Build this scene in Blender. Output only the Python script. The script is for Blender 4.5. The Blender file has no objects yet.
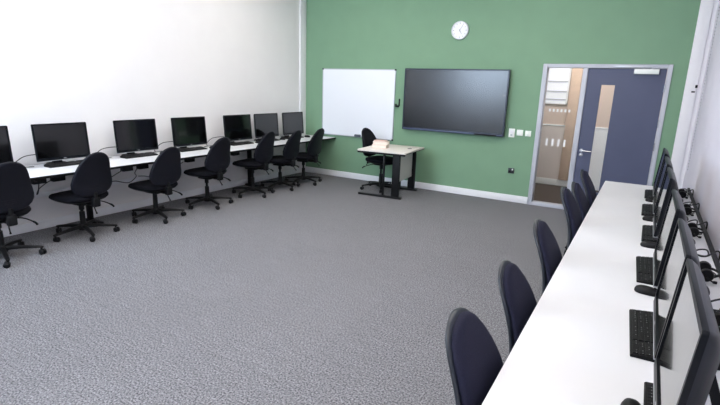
import bpy, bmesh, math, random
from mathutils import Vector, Matrix
random.seed(7)
PI = math.pi
SC = bpy.context.scene
COL = SC.collection

# ------------------------------------------------------------------ colour / materials
def lin(c):
    r = []
    for v in c:
        v = v / 255.0
        r.append(v / 12.92 if v <= 0.04045 else ((v + 0.055) / 1.055) ** 2.4)
    return tuple(r) + (1.0,)

def mat(name, rgb, rough=0.5, metal=0.0, spec=0.5, noise=0.0, nscale=60.0, bump=0.0, bscale=200.0, coat=0.0):
    m = bpy.data.materials.new(name); m.use_nodes = True
    nt = m.node_tree; b = nt.nodes['Principled BSDF']
    c = lin(rgb)
    b.inputs['Base Color'].default_value = c
    b.inputs['Roughness'].default_value = rough
    b.inputs['Metallic'].default_value = metal
    b.inputs['Specular IOR Level'].default_value = spec
    b.inputs['Coat Weight'].default_value = coat
    tc = nt.nodes.new('ShaderNodeTexCoord')
    if noise > 0:
        n = nt.nodes.new('ShaderNodeTexNoise'); n.inputs['Scale'].default_value = nscale
        n.inputs['Detail'].default_value = 3
        nt.links.new(tc.outputs['Object'], n.inputs['Vector'])
        r = nt.nodes.new('ShaderNodeMapRange')
        r.inputs['From Min'].default_value = 0.3; r.inputs['From Max'].default_value = 0.7
        r.inputs['To Min'].default_value = 1 - noise; r.inputs['To Max'].default_value = 1 + noise
        nt.links.new(n.outputs['Fac'], r.inputs['Value'])
        x = nt.nodes.new('ShaderNodeVectorMath'); x.operation = 'SCALE'
        x.inputs[0].default_value = c[:3]
        nt.links.new(r.outputs['Result'], x.inputs['Scale'])
        nt.links.new(x.outputs['Vector'], b.inputs['Base Color'])
    if bump > 0:
        n2 = nt.nodes.new('ShaderNodeTexNoise'); n2.inputs['Scale'].default_value = bscale
        nt.links.new(tc.outputs['Object'], n2.inputs['Vector'])
        bp = nt.nodes.new('ShaderNodeBump'); bp.inputs['Strength'].default_value = bump
        bp.inputs['Distance'].default_value = 0.002
        nt.links.new(n2.outputs['Fac'], bp.inputs['Height'])
        nt.links.new(bp.outputs['Normal'], b.inputs['Normal'])
    return m

def emit(name, rgb, strength):
    m = bpy.data.materials.new(name); m.use_nodes = True
    nt = m.node_tree; b = nt.nodes['Principled BSDF']
    b.inputs['Base Color'].default_value = lin(rgb)
    b.inputs['Emission Color'].default_value = lin(rgb)
    b.inputs['Emission Strength'].default_value = strength
    return m

def glass(name, tint=(1, 1, 1), refl=0.08):
    m = bpy.data.materials.new(name); m.use_nodes = True
    nt = m.node_tree
    for n in list(nt.nodes):
        if n.type != 'OUTPUT_MATERIAL': nt.nodes.remove(n)
    out = [n for n in nt.nodes if n.type == 'OUTPUT_MATERIAL'][0]
    t = nt.nodes.new('ShaderNodeBsdfTransparent'); t.inputs['Color'].default_value = tint + (1,)
    g = nt.nodes.new('ShaderNodeBsdfGlossy'); g.inputs['Roughness'].default_value = 0.05
    fr = nt.nodes.new('ShaderNodeFresnel'); fr.inputs['IOR'].default_value = 1.45
    mx = nt.nodes.new('ShaderNodeMixShader')
    nt.links.new(fr.outputs['Fac'], mx.inputs['Fac'])
    nt.links.new(t.outputs[0], mx.inputs[1]); nt.links.new(g.outputs[0], mx.inputs[2])
    nt.links.new(mx.outputs[0], out.inputs['Surface'])
    return m

def carpet_mat(name, dark, light):
    m = bpy.data.materials.new(name); m.use_nodes = True
    nt = m.node_tree; b = nt.nodes['Principled BSDF']
    b.inputs['Roughness'].default_value = 0.95; b.inputs['Specular IOR Level'].default_value = 0.1
    tc = nt.nodes.new('ShaderNodeTexCoord')
    n = nt.nodes.new('ShaderNodeTexNoise'); n.inputs['Scale'].default_value = 92; n.inputs['Detail'].default_value = 4
    n.inputs['Roughness'].default_value = 0.7
    nt.links.new(tc.outputs['Object'], n.inputs['Vector'])
    r = nt.nodes.new('ShaderNodeValToRGB')
    r.color_ramp.elements[0].position = 0.38; r.color_ramp.elements[0].color = lin(dark)
    r.color_ramp.elements[1].position = 0.62; r.color_ramp.elements[1].color = lin(light)
    nt.links.new(n.outputs['Fac'], r.inputs['Fac'])
    # long soft streaks of the loop pile
    mp = nt.nodes.new('ShaderNodeMapping'); mp.inputs['Scale'].default_value = (5, 42, 1); mp.inputs['Rotation'].default_value = (0, 0, 0.1)
    nt.links.new(tc.outputs['Object'], mp.inputs['Vector'])
    s = nt.nodes.new('ShaderNodeTexNoise'); s.inputs['Scale'].default_value = 1.0; s.inputs['Detail'].default_value = 3
    nt.links.new(mp.outputs['Vector'], s.inputs['Vector'])
    sr = nt.nodes.new('ShaderNodeMapRange'); sr.inputs['From Min'].default_value = 0.3; sr.inputs['From Max'].default_value = 0.7
    sr.inputs['To Min'].default_value = 0.91; sr.inputs['To Max'].default_value = 1.08
    nt.links.new(s.outputs['Fac'], sr.inputs['Value'])
    # half metre carpet tiles with thin joints
    br = nt.nodes.new('ShaderNodeTexBrick'); br.inputs['Scale'].default_value = 1.0
    br.inputs['Brick Width'].default_value = 0.5; br.inputs['Row Height'].default_value = 0.5; br.offset = 0.0
    br.inputs['Mortar Size'].default_value = 0.003
    br.inputs['Color1'].default_value = (1, 1, 1, 1); br.inputs['Color2'].default_value = (.96, .96, .96, 1)
    br.inputs['Mortar'].default_value = (.86, .86, .86, 1)
    nt.links.new(tc.outputs['Object'], br.inputs['Vector'])
    mu = nt.nodes.new('ShaderNodeVectorMath'); mu.operation = 'SCALE'
    nt.links.new(r.outputs['Color'], mu.inputs[0]); nt.links.new(sr.outputs['Result'], mu.inputs['Scale'])
    m2 = nt.nodes.new('ShaderNodeVectorMath'); m2.operation = 'MULTIPLY'
    nt.links.new(mu.outputs['Vector'], m2.inputs[0]); nt.links.new(br.outputs['Color'], m2.inputs[1])
    nt.links.new(m2.outputs['Vector'], b.inputs['Base Color'])
    bp = nt.nodes.new('ShaderNodeBump'); bp.inputs['Strength'].default_value = 0.3; bp.inputs['Distance'].default_value = 0.004
    nt.links.new(n.outputs['Fac'], bp.inputs['Height']); nt.links.new(bp.outputs['Normal'], b.inputs['Normal'])
    return m

M = dict(
    white_wall=mat('white_wall_paint', (238, 236, 236), 0.75, noise=0.012, nscale=3),
    right_wall=mat('pale_lilac_wall_paint', (222, 218, 230), 0.8, noise=0.015, nscale=3),
    green=mat('green_wall_paint', (122, 158, 128), 0.7, noise=0.02, nscale=4),
    ceil=mat('ceiling_white', (235, 235, 235), 0.9),
    skirt=mat('skirting_gloss', (240, 241, 244), 0.55, spec=0.3),
    trimw=mat('white_boxing', (238, 237, 240), 0.45),
    carpet=carpet_mat('loop_carpet', (73, 73, 76), (157, 156, 160)),
    carpet_dark=mat('corridor_carpet', (72, 62, 56), 0.95, noise=0.15, nscale=90),
    desk=mat('white_laminate', (222, 222, 224), 0.42, noise=0.008, nscale=5),
    desk_cream=mat('cream_laminate', (228, 221, 213), 0.5),
    panel_cream=mat('cream_panel', (206, 203, 196), 0.55),
    edge=mat('black_edge', (15, 15, 17), 0.5, spec=0.2),
    steel_black=mat('black_powder_coated_steel', (10, 10, 12), 0.5, spec=0.25),
    fabric=mat('black_weave_fabric', (17, 17, 24), 0.9, spec=0.2, noise=0.25, nscale=220, bump=0.3, bscale=500),
    navy=mat('navy_weave_fabric', (30, 31, 50), 0.85, spec=0.25, noise=0.2, nscale=220, bump=0.3, bscale=500),
    shell=mat('chair_shell_plastic', (15, 16, 26), 0.5, spec=0.25),
    rim=mat('chair_shell_plastic_glossy', (22, 28, 38), 0.35, spec=0.5),
    plastic=mat('black_plastic', (11, 11, 13), 0.5, spec=0.3),
    bezel=mat('monitor_black_plastic', (9, 12, 18), 0.4, spec=0.15),
    caseback=mat('monitor_back_plastic', (18, 22, 27), 0.4, spec=0.2),
    silver=mat('chin_reflection_and_badge_grey', (150, 152, 156), 0.35),
    screen=mat('monitor_screen_panel', (5, 5, 6), 0.10, spec=0.5, coat=0.4),
    tvscreen=mat('large_screen_glass', (5, 7, 12), 0.25, spec=0.8),
    tvframe=mat('large_screen_frame', (26, 33, 52), 0.35),
    tvlip=mat('large_screen_lower_strip', (66, 78, 104), 0.35),
    keyb=mat('keyboard_plastic', (9, 9, 11), 0.55, spec=0.25),
    keys=mat('keycap_plastic', (13, 13, 15), 0.55, spec=0.25),
    legend=mat('keycap_legend_white', (150, 150, 150), 0.6),
    cable=mat('black_cable', (14, 14, 15), 0.55),
    wb=mat('whiteboard_enamel', (236, 240, 246), 0.25, spec=0.5),
    alu=mat('brushed_aluminium', (190, 194, 200), 0.35, metal=0.7),
    chrome=mat('satin_steel', (205, 207, 212), 0.25, metal=0.9),
    frame=mat('grey_door_frame_paint', (190, 193, 202), 0.45),
    door=mat('slate_blue_door', (78, 84, 110), 0.5, noise=0.02, nscale=6),
    switch=mat('switch_white', (240, 244, 238), 0.35),
    clockw=mat('clock_face_white', (240, 240, 244), 0.4),
    clockg=mat('clock_marks_grey', (150, 150, 156), 0.5),
    corr=mat('corridor_wall_paint', (214, 194, 182), 0.8),
    oak=mat('light_oak', (206, 180, 160), 0.5, noise=0.05, nscale=12),
    page=mat('paper_pages', (236, 226, 214), 0.8),
    pink=mat('pale_pink_cover', (226, 188, 176), 0.6),
    cream=mat('cream_cover', (238, 224, 212), 0.6),
    frost=mat('white_frosted_film', (240, 240, 240), 0.6),
    glass=glass('clear_glass'),
    light=emit('light_panel_diffuser', (255, 248, 240), 8.6),
    corrlight=emit('corridor_light_diffuser', (255, 248, 240), 24.0),
    winglow=emit('daylight_glow_pane', (224, 227, 236), 0.3),  # faint emission stands in for daylight through the corridor window
    red=mat('red_button', (150, 40, 35), 0.4),
)

# ------------------------------------------------------------------ mesh helpers
def box(bm, c, s, bev=0.0, rot=None):
    r = bmesh.ops.create_cube(bm, size=1.0)
    vs = r['verts']
    mt = Matrix.Translation(Vector(c)) @ (rot.to_4x4() if rot is not None else Matrix.Identity(4)) @ Matrix.Diagonal((s[0], s[1], s[2], 1))
    bmesh.ops.transform(bm, matrix=mt, verts=vs)
    if bev > 0:
        es = set()
        for v in vs:
            for e in v.link_edges: es.add(e)
        bmesh.ops.bevel(bm, geom=list(es), offset=bev, segments=2, affect='EDGES', profile=0.5)

def bx(bm, x0, x1, y0, y1, z0, z1, bev=0.0):
    box(bm, ((x0 + x1) / 2, (y0 + y1) / 2, (z0 + z1) / 2), (abs(x1 - x0), abs(y1 - y0), abs(z1 - z0)), bev)

def loft(bm, rings, cap=True, closed=True):
    R = [[bm.verts.new(p) for p in ring] for ring in rings]
    n = len(R[0])
    for a, b in zip(R[:-1], R[1:]):
        for i in range(n if closed else n - 1):
            j = (i + 1) % n
            bm.faces.new((a[i], a[j], b[j], b[i]))
    if cap:
        bm.faces.new(list(reversed(R[0]))); bm.faces.new(R[-1])

def frame_of(t):
    t = t.normalized()
    u = Vector((0, 0, 1)) if abs(t.z) < 0.9 else Vector((1, 0, 0))
    a = t.cross(u).normalized(); b = a.cross(t).normalized()
    return a, b

def tube(bm, pts, r, n=8):
    pts = [Vector(p) for p in pts]
    rr = r if isinstance(r, (list, tuple)) else [r] * len(pts)
    rings = []
    pa = None
    for i, p in enumerate(pts):
        t = (pts[min(i + 1, len(pts) - 1)] - pts[max(i - 1, 0)])
        if pa is None: a, b = frame_of(t)
        else:
            t = t.normalized(); a = (pa - t * pa.dot(t)).normalized(); b = a.cross(t).normalized()
        pa = a
        rings.append([p + (a * math.cos(2 * PI * k / n) + b * math.sin(2 * PI * k / n)) * rr[i] for k in range(n)])
    loft(bm, rings)

def spline(pts, per=6):
    P = [Vector(p) for p in pts]; P = [P[0]] + P + [P[-1]]
    out = []
    for i in range(1, len(P) - 2):
        for k in range(per):
            t = k / per
            a, b, c, d = P[i - 1], P[i], P[i + 1], P[i + 2]
            out.append(0.5 * ((2 * b) + (c - a) * t + (2 * a - 5 * b + 4 * c - d) * t * t + (3 * b - a - 3 * c + d) * t ** 3))
    out.append(P[-2]); return out

def cyl(bm, p0, p1, r0, r1=None, n=20):
    tube(bm, [p0, p1], [r0, r0 if r1 is None else r1], n)

def lathe(bm, prof, c=(0, 0, 0), n=24, axis='z'):
    rings = []
    for r, h in prof:
        ring = []
        for k in range(n):
            a = 2 * PI * k / n
            if axis == 'z': p = (c[0] + r * math.cos(a), c[1] + r * math.sin(a), c[2] + h)
            elif axis == 'y': p = (c[0] + r * math.cos(a), c[1] + h, c[2] + r * math.sin(a))
            else: p = (c[0] + h, c[1] + r * math.cos(a), c[2] + r * math.sin(a))
            ring.append(p)
        rings.append(ring)
    loft(bm, rings)

def obj(name, bm, m, parent=None, sharp=38, mats=None):
    bmesh.ops.recalc_face_normals(bm, faces=bm.faces)
    me = bpy.data.meshes.new(name); bm.to_mesh(me); bm.free()
    for p in me.polygons: p.use_smooth = True
    me.set_sharp_from_angle(angle=math.radians(sharp))
    me.materials.append(m)
    if mats:
        for x in mats: me.materials.append(x)
    o = bpy.data.objects.new(name, me); COL.objects.link(o)
    if parent is not None: o.parent = parent
    return o

def new(): return bmesh.new()

def boxobj(name, dims, m, parent=None, bev=0.0):
    bm = new(); bx(bm, *dims, bev=bev); return obj(name, bm, m, parent)

def tag(o, label, cat, group=None):
    o['label'] = label; o['category'] = cat
    if group: o['group'] = group
    return o

def thing(name, label, cat, loc=(0, 0, 0), rz=0.0, group=None):
    o = bpy.data.objects.new(name, None); COL.objects.link(o)
    o.location = loc; o.rotation_euler = (0, 0, rz); o.empty_display_size = 0.1
    return tag(o, label, cat, group)

def struct(o):
    o['kind'] = 'structure'; return o

def sroot(name, loc=(0, 0, 0)):
    o = bpy.data.objects.new(name, None); COL.objects.link(o); o.location = loc; o['kind'] = 'structure'; return o

def dup(root, loc, rz, label, group=None):
    r = root.copy(); COL.objects.link(r); r.location = loc; r.rotation_euler = (0, 0, rz); r['label'] = label
    if group: r['group'] = group
    for ch in list(root.children):
        c = ch.copy(); COL.objects.link(c); c.parent = r
        for g in list(ch.children):
            d = g.copy(); COL.objects.link(d); d.parent = c
    return r

# ------------------------------------------------------------------ the room
W = 6.10          # right wall
H = 3.75
YB = -8.25         # wall behind the camera
struct(boxobj('floor', (-0.2, W + 0.2, YB - 0.1, 0.13, -0.1, 0.0), M['carpet']))
struct(boxobj('ceiling', (-0.2, W + 0.2, YB - 0.1, 0.0, H, H + 0.1), M['ceil']))
bm = new()
ly0, ly1, lz0, lz1 = -8.15, -6.35, 1.45, 3.2
bx(bm, -0.2, 0.0, ly1, 0.15, 0, H); bx(bm, -0.2, 0.0, YB, ly0, 0, H)
bx(bm, -0.2, 0.0, ly0, ly1, 0, lz0); bx(bm, -0.2, 0.0, ly0, ly1, lz1, H)
struct(obj('wall_left', bm, M['white_wall']))
w3 = sroot('window_3')
bm = new()
for z in (lz0 + 0.03, lz1 - 0.03): bx(bm, -0.15, -0.09, ly0, ly1, z - 0.03, z + 0.03)
for y in (ly0 + 0.03, (ly0 + ly1) / 2, ly1 - 0.03): bx(bm, -0.15, -0.09, y - 0.03, y + 0.03, lz0, lz1)
obj('window_frame', bm, M['frame'], w3)
boxobj('window_glass', (-0.122, -0.118, ly0, ly1, lz0, lz1), M['glass'], w3)
struct(boxobj('wall_right', (W, W + 0.2, YB, 0.15, 0, H), M['right_wall']))
bm = new()
bx(bm, 0.0, 4.21, 0, 0.15, 0, H); bx(bm, 5.768, W, 0, 0.15, 0, H); bx(bm, 4.21, 5.768, 0, 0.15, 2.043, H)
struct(obj('wall_back', bm, M['green']))
# wall behind the camera with a wide window
bm = new()
wx0, wx1, wz0, wz1 = 0.08, 2.1, 1.45, 3.2
bx(bm, 0.0, wx0, YB - 0.15, YB, 0, H); bx(bm, wx1, W, YB - 0.15, YB, 0, H)
bx(bm, wx0, wx1, YB - 0.15, YB, 0, wz0); bx(bm, wx0, wx1, YB - 0.15, YB, wz1, H)
struct(obj('wall_front', bm, M['white_wall']))
w1 = sroot('window_1')
bm = new()
for z in (wz0 + 0.03, wz1 - 0.03): bx(bm, wx0, wx1, YB - 0.1, YB - 0.04, z - 0.03, z + 0.03)
for i in range(4):
    x = wx0 + 0.03 + (wx1 - wx0 - 0.06) * i / 3
    bx(bm, x - 0.03, x + 0.03, YB - 0.1, YB - 0.04, wz0, wz1)
obj('window_frame', bm, M['frame'], w1)
boxobj('window_glass', (wx0, wx1, YB - 0.072, YB - 0.068, wz0, wz1), M['glass'], w1)

# skirting boards
bm = new(); bx(bm, 0.0, 0.016, YB, -0.17, 0, 0.095, 0.003); struct(obj('baseboard_left', bm, M['skirt']))
bm = new(); bx(bm, 0.032, 4.208, -0.016, 0.0, 0, 0.105, 0.003); struct(obj('baseboard_back', bm, M['skirt']))
# white corner boxings
bm = new(); bx(bm, 0.0, 0.03, -0.17, 0.0, 0, H, 0.003); struct(obj('trim_1', bm, M['trimw']))
bm = new(); bx(bm, 5.925, 6.052, -0.06, 0.0, 0, H, 0.004); bx(bm, 6.052, W, -0.04, 0.0, 0, H); struct(obj('trim_2', bm, M['trimw']))
# thin dado strip low on the left wall, under the desk
bm = new(); bx(bm, 0.0, 0.022, -7.2, -0.2, 0.36, 0.41, 0.004); struct(obj('trim_3', bm, M['skirt']))

# ------------------------------------------------------------------ corridor beyond the door
struct(boxobj('floor_corridor', (2.4, 7.6, 0.13, 1.98, -0.1, -0.001), M['carpet_dark']))
struct(boxobj('wall_corridor', (2.4, 7.6, 1.885, 1.98, 0, 2.7), M['corr']))
struct(boxobj('wall_corridor_left', (2.3, 2.4, 0.15, 1.98, 0, 2.7), M['corr']))
struct(boxobj('wall_corridor_right', (7.6, 7.7, 0.15, 1.98, 0, 2.7), M['corr']))
struct(boxobj('ceiling_corridor', (2.3, 7.7, 0.15, 1.98, 2.7, 2.8), M['ceil']))
bm = new(); bx(bm, 2.4, 7.6, 1.868, 1.885, 0, 0.115, 0.003); struct(obj('baseboard_corridor', bm, M['skirt']))
bm = new(); bx(bm, 2.4, 4.35, 1.862, 1.885, 1.07, 1.095, 0.003); bx(bm, 4.51, 7.6, 1.862, 1.885, 1.07, 1.095, 0.003); struct(obj('trim_4', bm, M['skirt']))
struct(boxobj('trim_6', (2.4, 4.35, 1.872, 1.885, 0.115, 1.07), mat('corridor_dado', (220, 208, 205), 0.7)))
struct(boxobj('trim_7', (4.51, 7.6, 1.872, 1.885, 0.115, 1.07), M['skirt']))
w2 = sroot('window_2')
bm = new()
bx(bm, 2.95, 4.33, 1.855, 1.885, 1.45, 1.475); bx(bm, 2.95, 4.33, 1.855, 1.885, 2.28, 2.31)
for x in (2.965, 4.315): bx(bm, x - 0.015, x + 0.015, 1.855, 1.885, 1.45, 2.31)
obj('window_frame', bm, M['skirt'], w2)
boxobj('window_pane', (2.98, 4.30, 1.87, 1.884, 1.475, 2.285), M['winglow'], w2)
bm = new()
for z in (1.53, 1.67, 1.84): bx(bm, 2.98, 4.30, 1.858, 1.87, z - 0.011, z + 0.011)
obj('glazing_bar', bm, M['frame'], w2)
bm = new(); bx(bm, 4.35, 4.51, 1.84, 1.885, 0.115, 2.2, 0.004)
struct(obj('trim_5', bm, M['oak']))

# ------------------------------------------------------------------ door set with side light
d1 = sroot('door_1')
bm = new()
bx(bm, 4.212, 4.272, -0.022, 0.13, 0, 2.04, 0.004)
bx(bm, 5.712, 5.766, -0.022, 0.13, 0, 2.04, 0.004)
bx(bm, 4.272, 5.712, -0.022, 0.13, 1.99, 2.04, 0.004)
obj('door_frame', bm, M['frame'], d1)
bm = new(); bx(bm, 4.735, 4.798, -0.022, 0.10, 0.0, 1.99, 0.004); obj('mullion', bm, M['frame'], d1)
bm = new(); bx(bm, 4.272, 4.735, -0.022, 0.10, 0.0, 0.05, 0.004); obj('sill', bm, M['frame'], d1)
sl = boxobj('side_light', (4.272, 4.735, 0.026, 0.032, 0.05, 1.99), M['glass'], d1)
bm = new()
for k in range(4): bx(bm, 4.362 + 0.080 * k, 4.388 + 0.080 * k, 0.022, 0.026, 0.90, 1.0)
for k in range(6): bx(bm, 4.352 + 0.052 * k, 4.378 + 0.052 * k, 0.022, 0.026, 1.385, 1.425)
obj('manifestation_mark', bm, M['frost'], sl)
bm = new()
LX0, LX1, LZ0, LZ1 = 4.802, 5.708, 0.006, 1.985
VX0, VX1, VZ0, VZ1 = 4.983, 5.148, 0.30, 1.772
bx(bm, LX0, VX0, 0.0, 0.044, LZ0, LZ1); bx(bm, VX1, LX1, 0.0, 0.044, LZ0, LZ1)
bx(bm, VX0, VX1, 0.0, 0.044, LZ0, VZ0); bx(bm, VX0, VX1, 0.0, 0.044, VZ1, LZ1)
leaf = obj('door_leaf', bm, M['door'], d1)
vp = boxobj('vision_panel', (VX0, VX1, 0.019, 0.025, VZ0, VZ1), M['glass'], leaf)
bm = new()
t = 0.012
bx(bm, VX0 - t, VX0, -0.005, 0.0, VZ0 - t, VZ1 + t); bx(bm, VX1, VX1 + t, -0.005, 0.0, VZ0 - t, VZ1 + t)
bx(bm, VX0, VX1, -0.005, 0.0, VZ1, VZ1 + t); bx(bm, VX0, VX1, -0.005, 0.0, VZ0 - t, VZ0)
obj('beading', bm, M['door'], leaf)
bm = new()
lathe(bm, [(0.0, -0.012), (0.026, -0.012), (0.026, 0.0), (0.0, 0.0)], (4.852, 0, 0.875), 20, 'y')
tube(bm, spline([(4.852, -0.01, 0.875), (4.852, -0.045, 0.875), (4.875, -0.056, 0.875), (4.985, -0.056, 0.872)], 5), 0.010, 10)
obj('door_handle', bm, M['chrome'], leaf)
bm = new(); lathe(bm, [(0.0, -0.008), (0.024, -0.008), (0.024, 0.0), (0.0, 0.0)], (4.852, 0, 0.815), 20, 'y')
bx(bm, 4.845, 4.859, -0.02, -0.007, 0.803, 0.827, 0.002)
obj('thumb_turn', bm, M['chrome'], leaf)
bm = new(); bx(bm, 5.345, 5.625, -0.06, 0.0, 1.918, 1.980, 0.005); obj('door_closer', bm, M['switch'], leaf)
bm = new(); bx(bm, 5.125, 5.555, -0.034, -0.018, 1.999, 2.022, 0.003)
bx(bm, 5.535, 5.552, -0.045, -0.02, 1.975, 2.012, 0.002)
obj('closer_track', bm, M['alu'], d1)
bm = new()
for z in (0.25, 1.0, 1.30, 1.75): cyl(bm, (5.711, -0.028, z - 0.05), (5.711, -0.028, z + 0.05), 0.008, n=10)
obj('hinge', bm, M['chrome'], d1)

# ------------------------------------------------------------------ lights (unseen panels above the picture, hung low to brighten the upper walls)
def light_panel(x, y, label):      # suspended direct / indirect luminaire
    t = thing('unseen_pendant_light', label, 'light', (x, y, H - 0.40), 0, 'unseen pendant light panels')
    bm = new()
    for (a, b, c, d) in ((-0.62, 0.62, -0.32, -0.29), (-0.62, 0.62, 0.29, 0.32), (-0.62, -0.59, -0.29, 0.29), (0.59, 0.62, -0.29, 0.29)):
        bx(bm, a, b, c, d, -0.035, 0.0)
    obj('frame', bm, M['skirt'], t)
    bm = new(); bx(bm, -0.59, 0.59, -0.29, 0.29, -0.025, -0.012); obj('diffuser', bm, M['light'], t)
    for q in (-0.5, 0.5):
        for v in (-0.305, 0.305):
            bm = new(); cyl(bm, (q, v, 0.0), (q, v, 0.40), 0.003, n=8); obj('hanger', bm, M['alu'], t)
for (x, y) in ((1.6, -2.1), (4.2, -2.1), (1.6, -4.5), (4.2, -4.5), (3.0, -6.9), (5.0, -6.9)):
    light_panel(x, y, 'unseen rectangular white light panel hung from the ceiling above the carpet')
t = thing('unseen_corridor_light', 'unseen white light panel added on the corridor ceiling', 'light', (4.6, 1.0, 2.7))  # lamp added out of view to light the corridor
bm = new()
for (a, b, c, d) in ((-0.62, 0.62, -0.17, -0.15), (-0.62, 0.62, 0.15, 0.17), (-0.62, -0.6, -0.15, 0.15), (0.6, 0.62, -0.15, 0.15)):
    bx(bm, a, b, c, d, -0.03, 0.0)
obj('frame', bm, M['skirt'], t)
bm = new(); bx(bm, -0.6, 0.6, -0.15, 0.15, -0.025, -0.01); obj('diffuser', bm, M['corrlight'], t)

def area(name, loc, rot, sx, sy, energy, rgb):
    l = bpy.data.lights.new(name, 'AREA'); l.shape = 'RECTANGLE'; l.size = sx; l.size_y = sy
    l.energy = energy; l.color = rgb
    o = bpy.data.objects.new(name, l); COL.objects.link(o); o.location = loc; o.rotation_euler = rot
    return o
area('window_daylight', ((wx0 + wx1) / 2, YB - 0.12, (wz0 + wz1) / 2), (PI / 2, 0, 0), wx1 - wx0 - .1, wz1 - wz0 - .1, 180, (0.64, 0.80, 1.0))

area('side_window_daylight', (-0.17, (ly0 + ly1) / 2, (lz0 + lz1) / 2), (0, -PI / 2, 0), lz1 - lz0 - .1, ly1 - ly0 - .1, 180, (0.64, 0.80, 1.0))
wd = bpy.data.worlds.new('daylight'); SC.world = wd; wd.use_nodes = True
wd.node_tree.nodes['Background'].inputs['Color'].default_value = (0.75, 0.85, 1.0, 1)
wd.node_tree.nodes['Background'].inputs['Strength'].default_value = 1.0

# ------------------------------------------------------------------ desks
DZ = 0.72
t = thing('long_desk', 'long white desk with black legs along the left white wall under seven monitors', 'desk', (0, 0, 0))
boxobj('worktop', (0.032, 0.722, -7.2, -0.02, DZ - 0.019, DZ), M['desk'], t)
bm = new(); bx(bm, 0.56, 0.64, -7.2, -0.019, DZ - 0.043, DZ - 0.0195); bx(bm, 0.7222, 0.7255, -7.2, -0.019, DZ - 0.024, DZ - 0.002)
obj('front_rail', bm, M['edge'], t)
for y in (-6.97, -4.31, -1.65):
    bm = new()
    bx(bm, 0.115, 0.175, y - 0.025, y + 0.025, 0.03, DZ - 0.02, 0.004)
    bx(bm, 0.06, 0.36, y - 0.03, y + 0.03, 0.0, 0.032, 0.006)
    bx(bm, 0.08, 0.60, y - 0.02, y + 0.02, DZ - 0.055, DZ - 0.0195, 0.003)
    obj('leg', bm, M['steel_black'], t)

t = thing('long_desk', 'long white desk running along the right wall with a row of monitors seen edge on', 'desk', (0, 0, 0))
boxobj('worktop', (5.287, 6.048, -7.1, -1.47, DZ - 0.025, DZ), M['desk'], t)
boxobj('rear_edge', (6.052, 6.072, -7.1, -1.40, DZ - 0.025, DZ + 0.014), M['edge'], t)
boxobj('front_rail', (5.2872, 5.32, -7.1, -1.471, DZ - 0.06, DZ - 0.0255), M['edge'], t)
for y in (-6.6, -4.15, -1.7):
    bm = new()
    bx(bm, 5.93, 5.99, y - 0.025, y + 0.025, 0.03, DZ - 0.026, 0.004)
    bx(bm, 5.55, 6.0, y - 0.03, y + 0.03, 0.0, 0.032, 0.006)
    bx(bm, 5.40, 6.0, y - 0.02, y + 0.02, DZ - 0.06, DZ - 0.026, 0.003)
    obj('leg', bm, M['steel_black'], t)

# power modules under the left desk
pw = None
spots = [(-5.03, 'first'), (-4.85, 'second'), (-4.10, 'third'), (-3.90, 'fourth'), (-3.22, 'fifth'), (-2.42, 'sixth')]
for y, nth in spots:
    lab = 'small black power box under the left desk edge, %s from the camera end' % nth
    if pw is None:
        pw = thing('power_box', lab, 'power box', (0.60, y, DZ - 0.0435), 0, 'power boxes under the left desk')
        bm = new(); bx(bm, -0.03, 0.035, -0.06, 0.06, -0.045, 0.0, 0.004); obj('box_body', bm, M['plastic'], pw)
        for s in (-0.028, 0.028):
            bm = new(); bx(bm, 0.035, 0.039, s - 0.022, s + 0.022, -0.040, -0.008, 0.002); obj('socket', bm, M['edge'], pw)
    else:
        dup(pw, (0.60, y, DZ - 0.0435), 0, lab)

# hanging cables under the left desk
def cable(pts, label, cat='cable', r=0.005, group=None, name='cable'):
    bm = new(); tube(bm, spline(pts, 6), r, 6)
    return tag(obj(name, bm, M['cable']), label, cat, group)
cable([(0.52, -4.99, 0.62), (0.4, -4.95, 0.50), (0.3, -4.92, 0.46), (0.22, -4.85, 0.50), (0.3, -4.78, 0.58), (0.5, -4.82, 0.62)], 'black cable dangling under the left desk behind the nearest chair', group=None)
cable([(0.52, -4.12, 0.62), (0.3, -4.15, 0.50), (0.16, -4.05, 0.44), (0.14, -3.95, 0.43), (0.16, -3.8, 0.39), (0.2, -3.72, 0.46), (0.3, -3.8, 0.53), (0.5, -3.9, 0.62)], 'black cable loop hanging under the left desk between second and third chairs')
cable([(0.10, -3.62, 0.44), (0.10, -3.5, 0.42), (0.10, -3.38, 0.37), (0.10, -3.26, 0.345), (0.14, -3.1, 0.40), (0.3, -3.2, 0.52), (0.5, -3.24, 0.62)], 'black cable drooping under the left desk behind the fourth chair')

# ------------------------------------------------------------------ office chair (faces +X)
def sup(n, w, d, e, cx=0.0):
    pts = []
    for k in range(n):
        a = 2 * PI * k / n; c, s = math.cos(a), math.sin(a)
        pts.append((cx + d * math.copysign(abs(c) ** (2 / e), c), w * math.copysign(abs(s) ** (2 / e), s)))
    return pts
def back_ring(t, wk, x0, thick, z0, hgt, n=28):
    f = (1 - abs(2 * t - 1) ** 4.5) ** (1 / 2.2) if 0 < t < 1 else 0.0
    base = 0.234 - 0.106 * max(0.0, (t - 0.24) / 0.76) ** 1.1
    w = max(0.012, base * f * wk)
    x = x0 - 0.090 * t + 0.028 * math.sin(PI * min(1, t * 1.15)) - 0.02 * t * t
    th = thick * (0.35 + 0.65 * f)
    z = z0 + hgt * t
    ring = []
    for k in range(n):
        a = 2 * PI * k / n; c, s = math.cos(a), math.sin(a)
        y = w * math.copysign(abs(s) ** 0.8, s)
        xx = x + th * 0.5 * math.copysign(abs(c) ** 0.8, c) + 0.36 * y * y
        ring.append((xx, y, z + 0.12 * (xx - x) * 0))
    return ring
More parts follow.
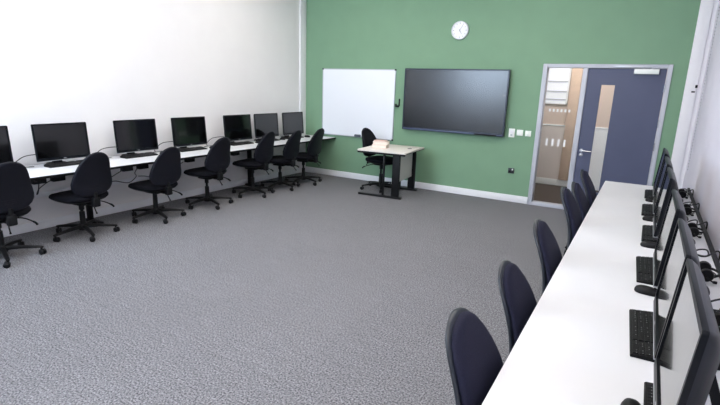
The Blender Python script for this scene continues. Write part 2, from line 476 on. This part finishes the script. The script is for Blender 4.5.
TS = [0.0, 0.012, 0.035, 0.07, 0.12, 0.2, 0.3, 0.4, 0.5, 0.6, 0.7, 0.8, 0.88, 0.93, 0.965, 0.988, 1.0]

def make_chair(label, fab, shellm, group, seat_only=False):
    t = thing('office_chair', label, 'chair', (0, 0, 0), 0, group)
    bm = new()
    rings = []
    for z, k in ((0.435, 0.80), (0.440, 0.93), (0.455, 0.99), (0.470, 1.0), (0.488, 0.97), (0.497, 0.90), (0.502, 0.70), (0.499, 0.3)):
        rings.append([(x + 0.005, y, z - (0.03 * max(0, (x - 0.12) / 0.13) ** 2 if x > 0.12 else 0)) for x, y in sup(32, 0.245 * k, 0.245 * k, 3.2, 0.01)])
    loft(bm, rings); s = obj('seat', bm, fab, t, 60)
    bm = new()
    rings = [[(x, y, z - (0.03 * max(0, (x - 0.12) / 0.13) ** 2 if x > 0.12 else 0)) for x, y in sup(32, 0.245 * k, 0.245 * k, 3.2, 0.01)] for z, k in ((0.418, 0.62), (0.422, 0.82), (0.434, 0.9))]
    loft(bm, rings); obj('seat_pan', bm, M['plastic'], s, 60)
    bm = new()
    loft(bm, [back_ring(k, 0.97, -0.214, 0.060, 0.500, 0.445) for k in TS]); b = obj('backrest', bm, fab, t, 60)
    bm = new()
    loft(bm, [back_ring(k, 1.0, -0.236, 0.044, 0.492, 0.462) for k in TS])
    for tt in (0.17, 0.205, 0.24):       # moulded ridges low on the shell
        rr = back_ring(tt, 0.80, -0.236, 0.044, 0.492, 0.462, 40)
        back = [p for p in rr if p[0] < 0.36 * p[1] ** 2 + (rr[10][0] - 0.36 * rr[10][1] ** 2) - 0.008]
        back.sort(key=lambda p: p[1])
        tube(bm, [(p[0] - 0.0005, p[1], p[2]) for p in back], 0.0028, 6)
    obj('back_shell', bm, shellm, b, 60)
    bm = new()
    tube(bm, spline([(-0.04, 0, 0.402), (-0.16, 0, 0.396), (-0.225, 0, 0.41), (-0.245, 0, 0.45), (-0.243, 0, 0.53)], 5), 0.021, 10)
    box(bm, (-0.245, 0, 0.425), (0.055, 0.075, 0.10), 0.012)
    obj('back_support', bm, M['plastic'], t)
    bm = new(); box(bm, (-0.01, 0, 0.395), (0.20, 0.15, 0.048), 0.012); cyl(bm, (0, 0, 0.31), (0, 0, 0.385), 0.026)
    obj('seat_mechanism', bm, M['plastic'], t)
    for pts in ([(-0.06, -0.07, 0.39), (-0.10, -0.16, 0.385), (-0.19, -0.21, 0.35), (-0.22, -0.22, 0.325)],
                [(-0.25, 0.03, 0.40), (-0.29, 0.05, 0.375), (-0.345, 0.07, 0.335)]):
        bm = new(); tube(bm, spline(pts, 4), [0.006] * 8 + [0.010] * (len(spline(pts, 4)) - 8), 8); obj('lever', bm, M['plastic'], t)
    bm = new(); cyl(bm, (0, 0, 0.055), (0, 0, 0.26), 0.030, 0.027); cyl(bm, (0, 0, 0.26), (0, 0, 0.36), 0.0165)
    lathe(bm, [(0.0, 0.06), (0.045, 0.06), (0.052, 0.075), (0.05, 0.105), (0.034, 0.125), (0.0, 0.125)])
    obj('gas_column', bm, M['plastic'], t)
    for k in range(5):
        a = 2 * PI * k / 5 + 0.31
        ca, sa = math.cos(a), math.sin(a)
        bm = new(); rings = []
        for r, z, w, h in ((0.035, 0.098, 0.024, 0.018), (0.15, 0.094, 0.020, 0.014), (0.27, 0.080, 0.016, 0.010), (0.315, 0.074, 0.015, 0.009), (0.325, 0.072, 0.008, 0.005)):
            rings.append([(r * ca - y * sa, r * sa + y * ca, z + zz) for y, zz in ((w, -h), (w, h * .4), (w * .6, h), (-w * .6, h), (-w, h * .4), (-w, -h))])
        loft(bm, rings); lg = obj('base_leg', bm, M['plastic'], t)
        bm = new()
        cx, cy = 0.305 * ca, 0.305 * sa
        q = a + 0.9 + k
        ax = Vector((math.cos(q), math.sin(q), 0))
        C0 = Vector((cx, cy, 0.027)) + Vector((-ax.y, ax.x, 0)) * 0.012
        for s2 in (-1, 1):
            tube(bm, [C0 + ax * 0.006 * s2, C0 + ax * 0.008 * s2, C0 + ax * 0.021 * s2, C0 + ax * 0.026 * s2], [0.024, 0.027, 0.027, 0.020], 16)
        cyl(bm, C0 - ax * 0.01, C0 + ax * 0.01, 0.012, n=10)
        cyl(bm, (cx, cy, 0.03), (cx, cy, 0.068), 0.009, n=10)
        obj('castor', bm, M['plastic'], lg)
    return t
MOVING = ('seat', 'backrest', 'back_support', 'seat_mechanism', 'lever')
def set_height(root, dz, rec=0.0):
    for c in root.children:
        if c.name.split('.')[0] in MOVING: c.location.z = dz

NTH = ['first', 'second', 'third', 'fourth', 'fifth', 'sixth', 'seventh']
left_chairs = [  # x, y, turn, height
    (0.66, -5.44, 0.05, -0.02), (0.56, -4.625, 0.08, -0.03), (0.60, -3.76, 0.05, -0.05), (0.585, -2.94, 0.05, 0.0),
    (0.61, -2.08, 0.10, 0.02), (0.62, -1.46, 0.12, 0.0), (0.66, -0.895, 0.12, 0.0)]
llab = ['black office chair at the left desk, nearest the camera, cut off by picture edge',
        'black office chair at the left desk, second from the camera end',
        'low-set black office chair at the left desk, third from the camera end',
        'black office chair at the left desk, the middle one of seven in the row',
        'black office chair at the left desk, third from the green wall',
        'black office chair at the left desk, second from the green wall',
        'black office chair at the far end of the left desk, closest to the green wall']
c0 = None
for (x, y, a, dz), lab in zip(left_chairs, llab):
    if c0 is None:
        c0 = make_chair(lab, M['fabric'], M['shell'], 'office chairs along the left desk'); c0.location = (x, y, 0); c0.rotation_euler.z = PI + a; ch = c0
    else: ch = dup(c0, (x, y, 0), PI + a, lab)
    set_height(ch, dz)
right_chairs = [(5.465, -5.87, 0.0, -0.045), (5.466, -5.22, 0.0, -0.065), (5.465, -4.48, 0.0, -0.03), (5.464, -3.53, 0.0, 0.01), (5.466, -2.91, 0.0, -0.045), (5.464, -2.33, 0.0, -0.015)]
rlab = ['navy office chair tucked under the right desk, nearest the camera',
        'navy office chair under the right desk, second from the camera',
        'navy office chair under the right desk, third from the camera',
        'navy office chair under the right desk, third from the door',
        'lower navy office chair under the right desk, second from the door, mostly hidden',
        'navy office chair under the far end of the right desk, closest to the door']
r0 = None
for (x, y, a, dz), lab in zip(right_chairs, rlab):
    if r0 is None:
        r0 = make_chair(lab, M['navy'], M['rim'], 'office chairs along the right desk'); r0.location = (x, y, 0); r0.rotation_euler.z = a; ch = r0
    else: ch = dup(r0, (x, y, 0), a, lab)
    set_height(ch, dz)
tch = dup(c0, (1.95, -0.50, 0), -0.1, 'black office chair behind the small teacher desk in front of the whiteboard')
if 'group' in tch: del tch['group']
set_height(tch, 0.03)

# ------------------------------------------------------------------ monitors (screen faces +X)
def rrect(y0, y1, z0, z1, r, n=4):
    pts = []
    for (cy, cz, a0) in ((y1 - r, z1 - r, 0), (y0 + r, z1 - r, PI / 2), (y0 + r, z0 + r, PI), (y1 - r, z0 + r, 3 * PI / 2)):
        for k in range(n + 1):
            a = a0 + PI / 2 * k / n
            pts.append((cy + r * math.cos(a), cz + r * math.sin(a)))
    return pts
def make_monitor(label, group):
    t = thing('computer_monitor', label, 'monitor', (0, 0, 0), 0, group)
    tilt = Matrix.Translation((0, 0, 0.09)) @ Matrix.Rotation(math.radians(-4.5), 4, 'Y') @ Matrix.Translation((0, 0, -0.09))
    hw, zb, zt = 0.279, 0.068, 0.450
    def T(bm): bmesh.ops.transform(bm, matrix=tilt, verts=bm.verts)
    # bezel ring with a deep lower chin
    bm = new()
    yo = rrect(-hw, hw, zb, zt, 0.010); yi = rrect(-hw + 0.016, hw - 0.016, zb + 0.030, zt - 0.016, 0.002)
    rings = [[(-0.014, p[0] * .998, p[1]) for p in yo], [(-0.002, *p) for p in yo], [(0.0, p[0] * .996, zb + (p[1] - zb) * .996 + .0007) for p in yo], [(0.0, *p) for p in yi], [(-0.006, *p) for p in yi]]
    loft(bm, rings, cap=False); T(bm); bz = obj('bezel', bm, M['bezel'], t)
    bm = new(); bx(bm, -0.0075, -0.005, -hw + 0.0155, hw - 0.0155, zb + 0.0295, zt - 0.0155); T(bm); obj('screen', bm, M['screen'], t)
    bm = new(); rings = []
    for x, k, r in ((-0.014, 0.997, 0.012), (-0.028, 0.965, 0.02), (-0.046, 0.86, 0.03), (-0.062, 0.66, 0.03), (-0.072, 0.55, 0.03), (-0.075, 0.4, 0.03)):
        cz = (zb + zt) / 2; hh = (zt - zb) / 2 * k
        rings.append([(x, *p) for p in rrect(-hw * k, hw * k, cz - hh, cz + hh, r)])
    loft(bm, rings); T(bm); obj('back_cover', bm, M['caseback'], t)
    bm = new(); bx(bm, -0.024, 0.0015, -hw + .004, hw - .004, zb - 0.0045, zb + 0.001, 0.001); T(bm); obj('lower_strip', bm, M['silver'], t)  # pale grey imitates the desktop reflected in the underside of the chin
    bm = new(); bx(bm, -0.001, 0.0006, -0.014, 0.014, zb + 0.011, zb + 0.018); T(bm); obj('badge', bm, M['silver'], bz)
    bm = new()
    rings = [[(x + dx, y, z) for dx, y in ((-d, -w), (d, -w), (d, w), (-d, w))] for x, z, w, d in ((-0.170, 0.012, 0.05, 0.018), (-0.160, 0.06, 0.038, 0.014), (-0.125, 0.16, 0.034, 0.013), (-0.088, 0.26, 0.034, 0.013), (-0.082, 0.29, 0.03, 0.01))]
    loft(bm, rings); obj('stand_neck', bm, M['bezel'], t)
    bm = new(); rings = []
    for z, k in ((0.0, 0.97), (0.004, 1.0), (0.010, 1.0), (0.016, 0.9), (0.018, 0.5)):
        rings.append([(x, y, z) for x, y in sup(32, 0.100 * k, 0.065 * k, 2.8, -0.182)])
    loft(bm, rings); obj('stand_base', bm, M['bezel'], t)
    return t
mon_l_y = [-5.36, -4.59, -3.712, -2.912, -2.005, -1.362, -0.675]
ml = ['black monitor on the left desk, nearest the camera, cut off by picture edge',
      'black monitor on the left desk, second from the camera end',
      'black monitor on the left desk, third from the camera end',
      'black monitor on the left desk, the middle one of seven in the row',
      'black monitor on the left desk, third from the green wall',
      'black monitor on the left desk, second from the green wall',
      'black monitor at the far end of the left desk, closest to the green wall']
m0 = None
XL = 0.285
for y, lab in zip(mon_l_y, ml):
    if m0 is None: m0 = make_monitor(lab, 'monitors on the left desk'); m0.location = (XL, y, DZ)
    else: dup(m0, (XL, y, DZ), 0, lab)
mon_r_y = [-5.895, -5.31, -4.572, -3.632, -2.92, -2.15]
mr = ['black monitor seen edge on, nearest the camera on the right desk',
      'black monitor seen edge on, second from the camera on the right desk',
      'black monitor seen edge on, third from the camera on the right desk',
      'black monitor seen edge on, third from the door on the right desk',
      'black monitor seen edge on, second from the door on the right desk',
      'black monitor seen edge on, closest to the door on the right desk']
XR = 5.735
for y, lab in zip(mon_r_y, mr): dup(m0, (XR, y, DZ), PI, lab, 'monitors on the right desk')

# keyboards, long axis Y, user at +X
def make_keyboard(label, group):
    t = thing('keyboard', label, 'keyboard', (0, 0, 0), 0, group)
    bm = new(); L = 0.215
    prof = [(-0.066, 0.0), (0.066, 0.0), (0.068, 0.006), (0.064, 0.011), (-0.060, 0.024), (-0.068, 0.018)]
    loft(bm, [[(x, -L, z) for x, z in prof], [(x, L, z) for x, z in prof]]); obj('case', bm, M['keyb'], t)
    bm = new()
    sl = math.atan2(0.013, 0.124)
    R = Matrix.Rotation(sl, 3, 'Y')
    for r in range(6):
        x = -0.052 + r * 0.0205; z = 0.0245 - (x + 0.060) * 0.013 / 0.124 + 0.001
        y = -0.206
        while y < 0.198:
            w = 0.0165
            if r == 5 and -0.04 < y < 0.03: w = 0.09
            if not (0.088 < y < 0.098 or -0.102 < y + 0.0 < -0.088 and r == 0):
                box(bm, (x, y + w / 2, z), (0.0165, w, 0.006), 0, R)
            y += w + 0.0025
    obj('keycaps', bm, M['keys'], t)
    bm = new()
    rnd = random.Random(3)
    for r in range(6):
        x = -0.052 + r * 0.0205; z = 0.0245 - (x + 0.060) * 0.013 / 0.124 + 0.0043
        for k in range(22):
            if rnd.random() < 0.55: box(bm, (x - 0.003, -0.196 + k * 0.019, z), (0.003, 0.003, 0.0006), 0, R)
    obj('key_legend', bm, M['legend'], t)
    return t
kb0 = None
kb_l = [(-5.33, 0), (-4.56, 0), (-3.70, 0), (-2.90, 0), (-1.96, 0), (-1.33, 0), (-0.68, 0)]
kll = ['black keyboard under the left-desk monitor cut off by the picture edge',
       'black keyboard under the second monitor along the left desk from the camera',
       'black keyboard under the third monitor along the left desk from the camera',
       'black keyboard under the middle monitor of the left desk',
       'black keyboard on the left desk, third from the green wall',
       'black keyboard on the left desk, second from the green wall',
       'black keyboard on the left desk, closest to the green wall']
for (y, a), lab in zip(kb_l, kll):
    if kb0 is None: kb0 = make_keyboard(lab, 'keyboards on the left desk'); kb0.location = (0.275, y, DZ)
    else: dup(kb0, (0.275, y, DZ), a, lab)
kb_r = [(5.782, -5.865, 0.0), (5.725, -5.262, 0.04), (5.728, -4.425, 0.03), (5.742, -3.60, 0.0), (5.728, -2.80, 0.0), (5.74, -2.03, 0.0)]
krl = ['black keyboard mostly hidden under the nearest monitor on the right desk',
       'black keyboard in front of the second monitor from the camera, right desk',
       'black keyboard in front of the third monitor from the camera, right desk',
       'black keyboard in front of the third monitor from the door, right desk',
       'black keyboard in front of the second monitor from the door, right desk',
       'black keyboard in front of the monitor closest to the door, right desk']
for (x, y, a), lab in zip(kb_r, krl): dup(kb0, (x, y, DZ), PI + a, lab, 'keyboards on the right desk')

def make_mouse(label, group):
    t = thing('computer_mouse', label, 'mouse', (0, 0, 0), 0, group)
    bm = new(); rings = []
    for z, k, o in ((0.0, 0.92, 0), (0.006, 1.0, 0), (0.016, 0.97, 0.001), (0.026, 0.82, 0.004), (0.033, 0.55, 0.007), (0.036, 0.2, 0.008)):
        rings.append([(x, y, z) for x, y in sup(28, 0.031 * k, 0.056 * k, 2.4, o)])
    loft(bm, rings); obj('mouse_body', bm, M['plastic'], t, 60)
    bm = new(); tube(bm, [(-0.030, -0.004, 0.029), (-0.030, 0.004, 0.029)], 0.009, 14); obj('scroll_wheel', bm, M['edge'], t)
    return t
ms0 = None
mouse_pts = [(0.35, -4.23, 0.1, 'black mouse beside the second keyboard along the left desk', 'mice on the left desk'),
             (0.31, -3.385, 0.1, 'black mouse beside the third keyboard along the left desk', 'mice on the left desk'),
             (0.33, -2.58, 0.1, 'black mouse beside the middle keyboard of the left desk', 'mice on the left desk'),
             (0.35, -1.66, 0.1, 'black mouse on the left desk, third from the green wall', 'mice on the left desk'),
             (0.31, -1.02, 0.1, 'black mouse on the left desk, second from the green wall', 'mice on the left desk'),
             (0.35, -0.38, 0.1, 'black mouse on the left desk, closest to the green wall', 'mice on the left desk'),
             (5.682, -5.855, PI / 2, 'black mouse on the right desk, nearest the camera', 'mice on the right desk'),
             (5.715, -4.775, PI - 0.12, 'black mouse on the right desk, beside the third keyboard from the camera', 'mice on the right desk'),
             (5.725, -3.92, PI, 'black mouse on the right desk, between third and fourth keyboards', 'mice on the right desk'),
             (5.725, -3.16, PI, 'black mouse on the right desk, beside the second keyboard from the door', 'mice on the right desk'),
             (5.735, -2.37, PI, 'black mouse on the right desk, beside the keyboard closest to the door', 'mice on the right desk')]
for x, y, a, lab, g in mouse_pts:
    if ms0 is None: ms0 = make_mouse(lab, g); ms0.location = (x, y, DZ); ms0.rotation_euler.z = a
    else: dup(ms0, (x, y, DZ), a, lab, g)

# cables rising behind the left monitors
lc = [(-5.0, 'nearest and second'), (-4.15, 'second and third'), (-3.32, 'third and fourth'), (-2.45, 'fourth and fifth')]
for y, wh in lc:
    cable([(0.20, y - 0.10, DZ + 0.03), (0.10, y - 0.04, DZ + 0.024), (0.05, y + 0.03, DZ + 0.05), (0.045, y + 0.12, DZ + 0.10), (0.07, y + 0.22, DZ + 0.115), (0.13, y + 0.28, DZ + 0.12)],
          'black cable on the left desk between the %s monitors' % wh, r=0.0045, group='cables behind the left monitors')
    cable([(0.14, y - 0.11, DZ + 0.006), (0.12, y, DZ + 0.006), (0.15, y + 0.10, DZ + 0.006), (0.17, y + 0.15, DZ + 0.006)],
          'thin cable lying flat on the left desk between the %s monitors' % wh, r=0.0045, group='cables lying on the left desk')

# ------------------------------------------------------------------ headsets and cables behind the right monitors
def make_headset(label, group):
    t = thing('headset', label, 'headset', (0, 0, 0), 0, group)
    bm = new()   # lying on its side, headband bulging towards +X
    tube(bm, [(0.062 * math.sin(a), 0.075 * math.cos(a), 0.036) for a in [PI * k / 14 for k in range(15)]], 0.007, 8); obj('headband', bm, M['plastic'], t)
    for q in (-1, 1):
        bm = new(); lathe(bm, [(0.0, -0.014), (0.030, -0.014), (0.034, -0.006), (0.034, 0.008), (0.026, 0.014), (0.0, 0.014)], (-0.002, q * 0.070, 0.0355), 20, 'y'); obj('ear_cup', bm, M['plastic'], t)
    bm = new(); tube(bm, spline([(0.0, -0.085, 0.03), (0.012, -0.098, 0.022), (0.03, -0.100, 0.013)], 5), 0.004, 6); tube(bm, [(0.028, -0.100, 0.014), (0.044, -0.098, 0.013)], 0.008, 8); obj('microphone_boom', bm, M['plastic'], t)
    bm = new(); tube(bm, spline([(0.0, 0.085, 0.012), (0.02, 0.11, 0.006), (0.05, 0.10, 0.005), (0.055, 0.03, 0.005), (0.02, 0.0, 0.005), (0.0, 0.035, 0.005)], 6), 0.003, 6); obj('headset_lead', bm, M['cable'], t)
    return t
hs0 = None
hs = [(5.978, -1.925, 0.0, 'black headset behind the monitor closest to the door, right desk'),
      (5.978, -2.695, 0.0, 'black headset behind the second monitor from the door, right desk'),
      (5.978, -3.405, 0.0, 'black headset behind the third monitor from the door, right desk'),
      (5.978, -4.345, 0.0, 'black headset behind the third monitor from the camera, right desk'),
      (5.978, -5.085, 0.0, 'black headset behind the second monitor from the camera, right desk')]
for x, y, a, lab in hs:
    if hs0 is None: hs0 = make_headset(lab, 'headsets on the right desk'); hs0.location = (x, y, DZ); hs0.rotation_euler.z = a
    else: dup(hs0, (x, y, DZ), a, lab)
rc = [(-1.72, 'beyond the far headset'), (-2.44, 'between the far two headsets'), (-3.17, 'between the second and third headsets from the door'), (-3.98, 'between the third and fourth headsets from the door'), (-4.83, 'between the two nearest headsets')]
rnd = random.Random(11)
for y, wh in rc:
    j = lambda a: rnd.uniform(-a, a)
    cable([(5.885, y - 0.06, DZ + 0.12), (5.93, y - 0.05 + j(.03), DZ + 0.05), (5.975 + j(.01), y + j(.03), DZ + 0.008), (6.02 + j(.015), y + 0.05, DZ + 0.012), (6.025 + j(.01), y + 0.11 + j(.02), DZ + 0.03), (5.985 + j(.01), y + 0.09, DZ + 0.028),
           (5.95 + j(.01), y + 0.04, DZ + 0.014), (5.96, y - 0.02 + j(.02), DZ + 0.022), (6.01 + j(.01), y - 0.04, DZ + 0.03), (6.06, y + 0.02 + j(.03), DZ + 0.05 + j(.015)), (6.078, y + 0.05, DZ + 0.042), (6.087, y + 0.08, DZ + 0.01), (6.088, y + 0.09, DZ - 0.06)],
          'black looped cable on the right desk %s' % wh, r=0.005, group='cables on the right desk')

# ------------------------------------------------------------------ things on the green wall
t = thing('whiteboard', 'large white dry-wipe board with thin silver frame on the green wall', 'whiteboard', (0, 0, 0))
x0, x1, z0, z1 = 0.417, 1.893, 0.760, 1.9355
boxobj('board', (x0 + 0.01, x1 - 0.01, -0.014, -0.001, z0 + 0.01, z1 - 0.01), M['wb'], t)
bm = new()
bx(bm, x0, x1, -0.02, -0.001, z0, z0 + 0.014); bx(bm, x0, x1, -0.02, -0.001, z1 - 0.014, z1)
bx(bm, x0, x0 + 0.012, -0.02, -0.001, z0 + 0.014, z1 - 0.014); bx(bm, x1 - 0.012, x1, -0.02, -0.001, z0 + 0.014, z1 - 0.014)
obj('frame', bm, M['alu'], t)
for (x, z) in ((x0, z0), (x1, z0), (x0, z1), (x1, z1)):
    bm = new(); bx(bm, x - 0.004 if x == x0 else x - 0.022, x + 0.022 if x == x0 else x + 0.004, -0.024, -0.001, z - 0.004 if z == z0 else z - 0.02, z + 0.02 if z == z0 else z + 0.004, 0.004)
    obj('corner_cap', bm, M['steel_black'], t)
bm = new(); bx(bm, 1.145, 1.262, -0.058, -0.022, 0.775, 0.812, 0.006)
e = obj('board_eraser', bm, mat('eraser_grey', (92, 98, 108), 0.7)); tag(e, 'grey board eraser at the bottom edge of the whiteboard', 'eraser')
e2 = boxobj('felt_pad', (1.149, 1.258, -0.0215, -0.0195, 0.778, 0.809), M['fabric'], e)

# large wall screen, slightly proud of the wall
t = thing('wall_screen', 'large black flat panel display mounted on the green wall', 'display', (0, 0, 0))
x0, x1, z0, z1 = 2.097, 3.777, 0.978, 1.953; yf = -0.10
bm = new()
yo = rrect(x0, x1, z0, z1, 0.012); yi = rrect(x0 + 0.022, x1 - 0.022, z0 + 0.045, z1 - 0.022, 0.003)
loft(bm, [[(p[0], yf + 0.055, p[1]) for p in yo], [(p[0], yf + 0.003, p[1]) for p in yo], [(p[0], yf, p[1]) for p in rrect(x0 + .003, x1 - .003, z0 + .003, z1 - .003, 0.011)], [(p[0], yf, p[1]) for p in yi], [(p[0], yf + 0.006, p[1]) for p in yi]], cap=False)
fr = obj('frame', bm, M['tvframe'], t)
boxobj('screen', (x0 + 0.0215, x1 - 0.0215, yf + 0.005, yf + 0.012, z0 + 0.0445, z1 - 0.0215), M['tvscreen'], t)
bm = new(); bx(bm, x0 + 0.02, x1 - 0.02, yf - 0.004, yf, z0 + 0.006, z0 + 0.030, 0.002); ls = obj('lower_strip', bm, M['tvlip'], t)
bm = new(); bx(bm, 3.33, 3.67, yf - 0.007, yf - 0.004, z0 + 0.005, z0 + 0.026, 0.001); obj('port_panel', bm, M['edge'], ls)
bm = new(); bx(bm, x0 + 0.01, x1 - 0.01, yf + 0.05, yf + 0.062, z0 + 0.01, z1 - 0.01); bx(bm, x0 + 0.5, x1 - 0.5, yf + 0.062, -0.001, z0 + 0.3, z1 - 0.3); obj('rear_casing', bm, M['edge'], t)

# pen holder hook between board and display
t = thing('pen_holder', 'small black J-shaped pen holder on the green wall left of the display', 'pen holder', (1.955, 0, 1.39))
bm = new(); bx(bm, 0.012, 0.036, -0.012, -0.001, -0.05, 0.075, 0.003); obj('back_plate', bm, M['steel_black'], t)
bm = new(); bx(bm, -0.036, 0.030, -0.045, -0.012, -0.062, -0.034, 0.006); bx(bm, -0.036, -0.018, -0.045, -0.012, -0.036, -0.008, 0.004); obj('cup', bm, M['steel_black'], t)

# clock
t = thing('wall_clock', 'round white wall clock high on the green wall', 'clock', (2.945, -0.001, 2.518))
bm = new(); lathe(bm, [(0.0, 0.0), (0.132, 0.0), (0.136, -0.012), (0.133, -0.036), (0.126, -0.042), (0.120, -0.036), (0.118, -0.028), (0.0, -0.028)], (0, 0, 0), 48, 'y'); obj('case', bm, M['clockw'], t)
bm = new()
for k in range(12):
    a = 2 * PI * k / 12; L = 0.018
    R = Matrix.Rotation(a, 3, 'Y')
    box(bm, R @ Vector((0, -0.029, 0.100)), (0.006 if k % 3 else 0.009, 0.001, L), 0, R)
obj('hour_mark', bm, M['clockg'], t)
for nm, a, L, w in (('hour_hand', 2.62, 0.06, 0.006), ('minute_hand', 0.55, 0.085, 0.0045)):
    bm = new(); R = Matrix.Rotation(a, 3, 'Y'); box(bm, R @ Vector((0, -0.031, L / 2 - 0.01)), (w, 0.0015, L + 0.02), 0, R); obj(nm, bm, M['clockg'], t)
bm = new(); lathe(bm, [(0, -0.029), (0.007, -0.029), (0.007, -0.034), (0, -0.034)], (0, 0, 0), 14, 'y'); obj('hub', bm, M['clockg'], t)

# switch plates, socket
def plate(name, label, cat, x0, x1, z0, z1, kind):
    t = thing(name, label, cat, ((x0 + x1) / 2, 0, (z0 + z1) / 2)); w, h = (x1 - x0) / 2, (z1 - z0) / 2
    bm = new(); bx(bm, -w, w, -0.012, -0.001, -h, h, 0.003); obj('face_plate', bm, M['switch'], t)
    if kind == 'tall':
        bm = new(); bx(bm, -w * .6, w * .6, -0.015, -0.012, -h * .1, h * .6, 0.001); obj('window_panel', bm, M['trimw'], t)
        bm = new(); bx(bm, -w * .35, w * .35, -0.016, -0.012, -h * .65, -h * .3, 0.001); obj('push_button', bm, M['alu'], t)
    else:
        bm = new(); bx(bm, -w * .3, w * .3, -0.017, -0.012, -h * .45, h * .45, 0.002); obj('rocker', bm, M['switch'], t)
plate('control_plate', 'tall white control plate nearest the display on the green wall', 'control panel', 3.828, 3.915, 0.978, 1.108, 'tall')
plate('light_switch', 'square white light switch, middle of the three wall plates', 'light switch', 3.945, 4.035, 1.012, 1.098, 'sq')
plate('light_switch', 'square white light switch nearest the door frame', 'light switch', 4.066, 4.150, 1.010, 1.092, 'sq')
t = thing('wall_socket', 'dark metal socket plate low on the green wall below the white switches', 'socket', (3.922, 0, 0.477))
bm = new(); bx(bm, -0.045, 0.045, -0.010, -0.001, -0.040, 0.040, 0.003); obj('face_plate', bm, mat('dark_metal_plate', (52, 56, 60), 0.35, metal=0.5), t)
bm = new(); bx(bm, -0.034, -0.002, -0.015, -0.010, -0.028, 0.004, 0.002); obj('socket_insert', bm, M['edge'], t)
bm = new(); bx(bm, 0.010, 0.030, -0.016, -0.010, 0.006, 0.030, 0.002); obj('rocker', bm, M['switch'], t)

# bracket and bead chain by the right wall
t = thing('chain_bracket', 'small black clip on the white corner boxing by the right wall', 'clip', (6.033, -0.06, 1.75))
bm = new(); bx(bm, -0.004, 0.020, -0.016, -0.001, 0.012, 0.048, 0.003); obj('upper_clip', bm, M['steel_black'], t)
bm = new(); bx(bm, -0.034, 0.004, -0.014, -0.001, -0.044, -0.026, 0.003); obj('lower_clip', bm, M['steel_black'], t)
bm = new()
z = 0.80
while z < 3.3:
    bmesh.ops.create_icosphere(bm, subdivisions=1, radius=0.0055, matrix=Matrix.Translation((6.0925, -0.42, z))); z += 0.036
bx(bm, 6.0918, 6.0932, -0.4207, -0.4193, 0.80, 3.3)
tag(obj('bead_chain', bm, M['clockg']), 'fine grey bead chain hanging straight down the right wall', 'chain')

# ------------------------------------------------------------------ teacher desk
A = math.radians(5.2)
t = thing('teacher_desk', 'small cream-topped desk with black cantilever legs before the green wall', 'desk', (2.20, -0.635, 0), A)
bm = new(); bx(bm, -0.387, 0.387, -0.445, 0.445, DZ - 0.025, DZ, 0.003); obj('desktop', bm, M['desk_cream'], t)
bm = new(); bx(bm, -0.388, 0.388, -0.446, 0.446, DZ - 0.032, DZ - 0.0255); bx(bm, -0.385, 0.385, -0.446, -0.42, DZ - 0.052, DZ - 0.032); obj('under_edge', bm, M['edge'], t)
for s in (-1, 1):
    y = s * 0.36
    bm = new()
    bx(bm, -0.385, 0.335, y - 0.028, y + 0.028, 0.0, 0.032, 0.008)
    bx(bm, 0.170, 0.285, y - 0.022, y + 0.022, 0.032, DZ - 0.06, 0.004)
    bx(bm, 0.012, 0.042, y - 0.016, y + 0.016, 0.032, DZ - 0.06, 0.003)
    bx(bm, -0.34, 0.34, y - 0.022, y + 0.022, DZ - 0.06, DZ - 0.0325, 0.003)
    obj('leg', bm, M['steel_black'], t)
bm = new(); bx(bm, 0.215, 0.233, -0.337, 0.337, 0.24, DZ - 0.04, 0.002); obj('modesty_panel', bm, M['panel_cream'], t)
bm = new(); lathe(bm, [(0, 0), (0.034, 0), (0.034, 0.003), (0.028, 0.004), (0, 0.004)], (0.26, 0.10, DZ), 20); obj('cable_grommet', bm, M['edge'], t)

def book(x, y, z, rz, dims, cover, label):
    L, Wd, Hh = dims
    t = thing('book', label, 'book', (x, y, z), rz, 'books stacked on the teacher desk')
    bm = new(); bx(bm, -L / 2, L / 2, -Wd / 2, Wd / 2, 0, 0.003); bx(bm, -L / 2, L / 2, -Wd / 2, Wd / 2, Hh - 0.003, Hh); bx(bm, -L / 2, L / 2, Wd / 2 - 0.003, Wd / 2, 0.003, Hh - 0.003); obj('cover', bm, cover, t)
    bm = new(); bx(bm, -L / 2 + 0.004, L / 2 - 0.004, -Wd / 2 + 0.004, Wd / 2 - 0.0032, 0.0032, Hh - 0.0032); obj('page_block', bm, M['page'], t)
bx0, by0 = 2.045, -0.73
book(bx0, by0, DZ, 0.22, (0.235, 0.17, 0.052), M['pink'], 'thick pale pink book at the bottom of the stack on the teacher desk')
book(bx0 + 0.005, by0 + 0.01, DZ + 0.0525, 0.32, (0.24, 0.165, 0.046), M['cream'], 'thick cream book in the middle of the stack on the teacher desk')
book(bx0 - 0.005, by0 + 0.01, DZ + 0.099, 0.15, (0.19, 0.13, 0.016), M['pink'], 'thin pale book on top of the stack on the teacher desk')

# ------------------------------------------------------------------ camera
f, yaw, pitch, roll, cx, cy, ch = 478.44, -0.530322, -0.239720, 0.033475, 5.59536, -7.3620, 1.6580
fw = Vector((math.sin(yaw) * math.cos(pitch), math.cos(yaw) * math.cos(pitch), math.sin(pitch)))
r = Vector((math.cos(yaw), -math.sin(yaw), 0)); u = r.cross(fw)
r2 = r * math.cos(roll) + u * math.sin(roll); u2 = -r * math.sin(roll) + u * math.cos(roll)
cam = bpy.data.cameras.new('camera'); co = bpy.data.objects.new('camera', cam); COL.objects.link(co)
co.matrix_world = Matrix(((r2.x, u2.x, -fw.x, cx), (r2.y, u2.y, -fw.y, cy), (r2.z, u2.z, -fw.z, ch), (0, 0, 0, 1)))
cam.sensor_width = 36.0; cam.lens = f / 720 * 36.0; cam.clip_start = 0.02
SC.camera = co
SC.view_settings.view_transform = 'Standard'
SC.view_settings.look = 'None'
SC.view_settings.exposure = 0.25
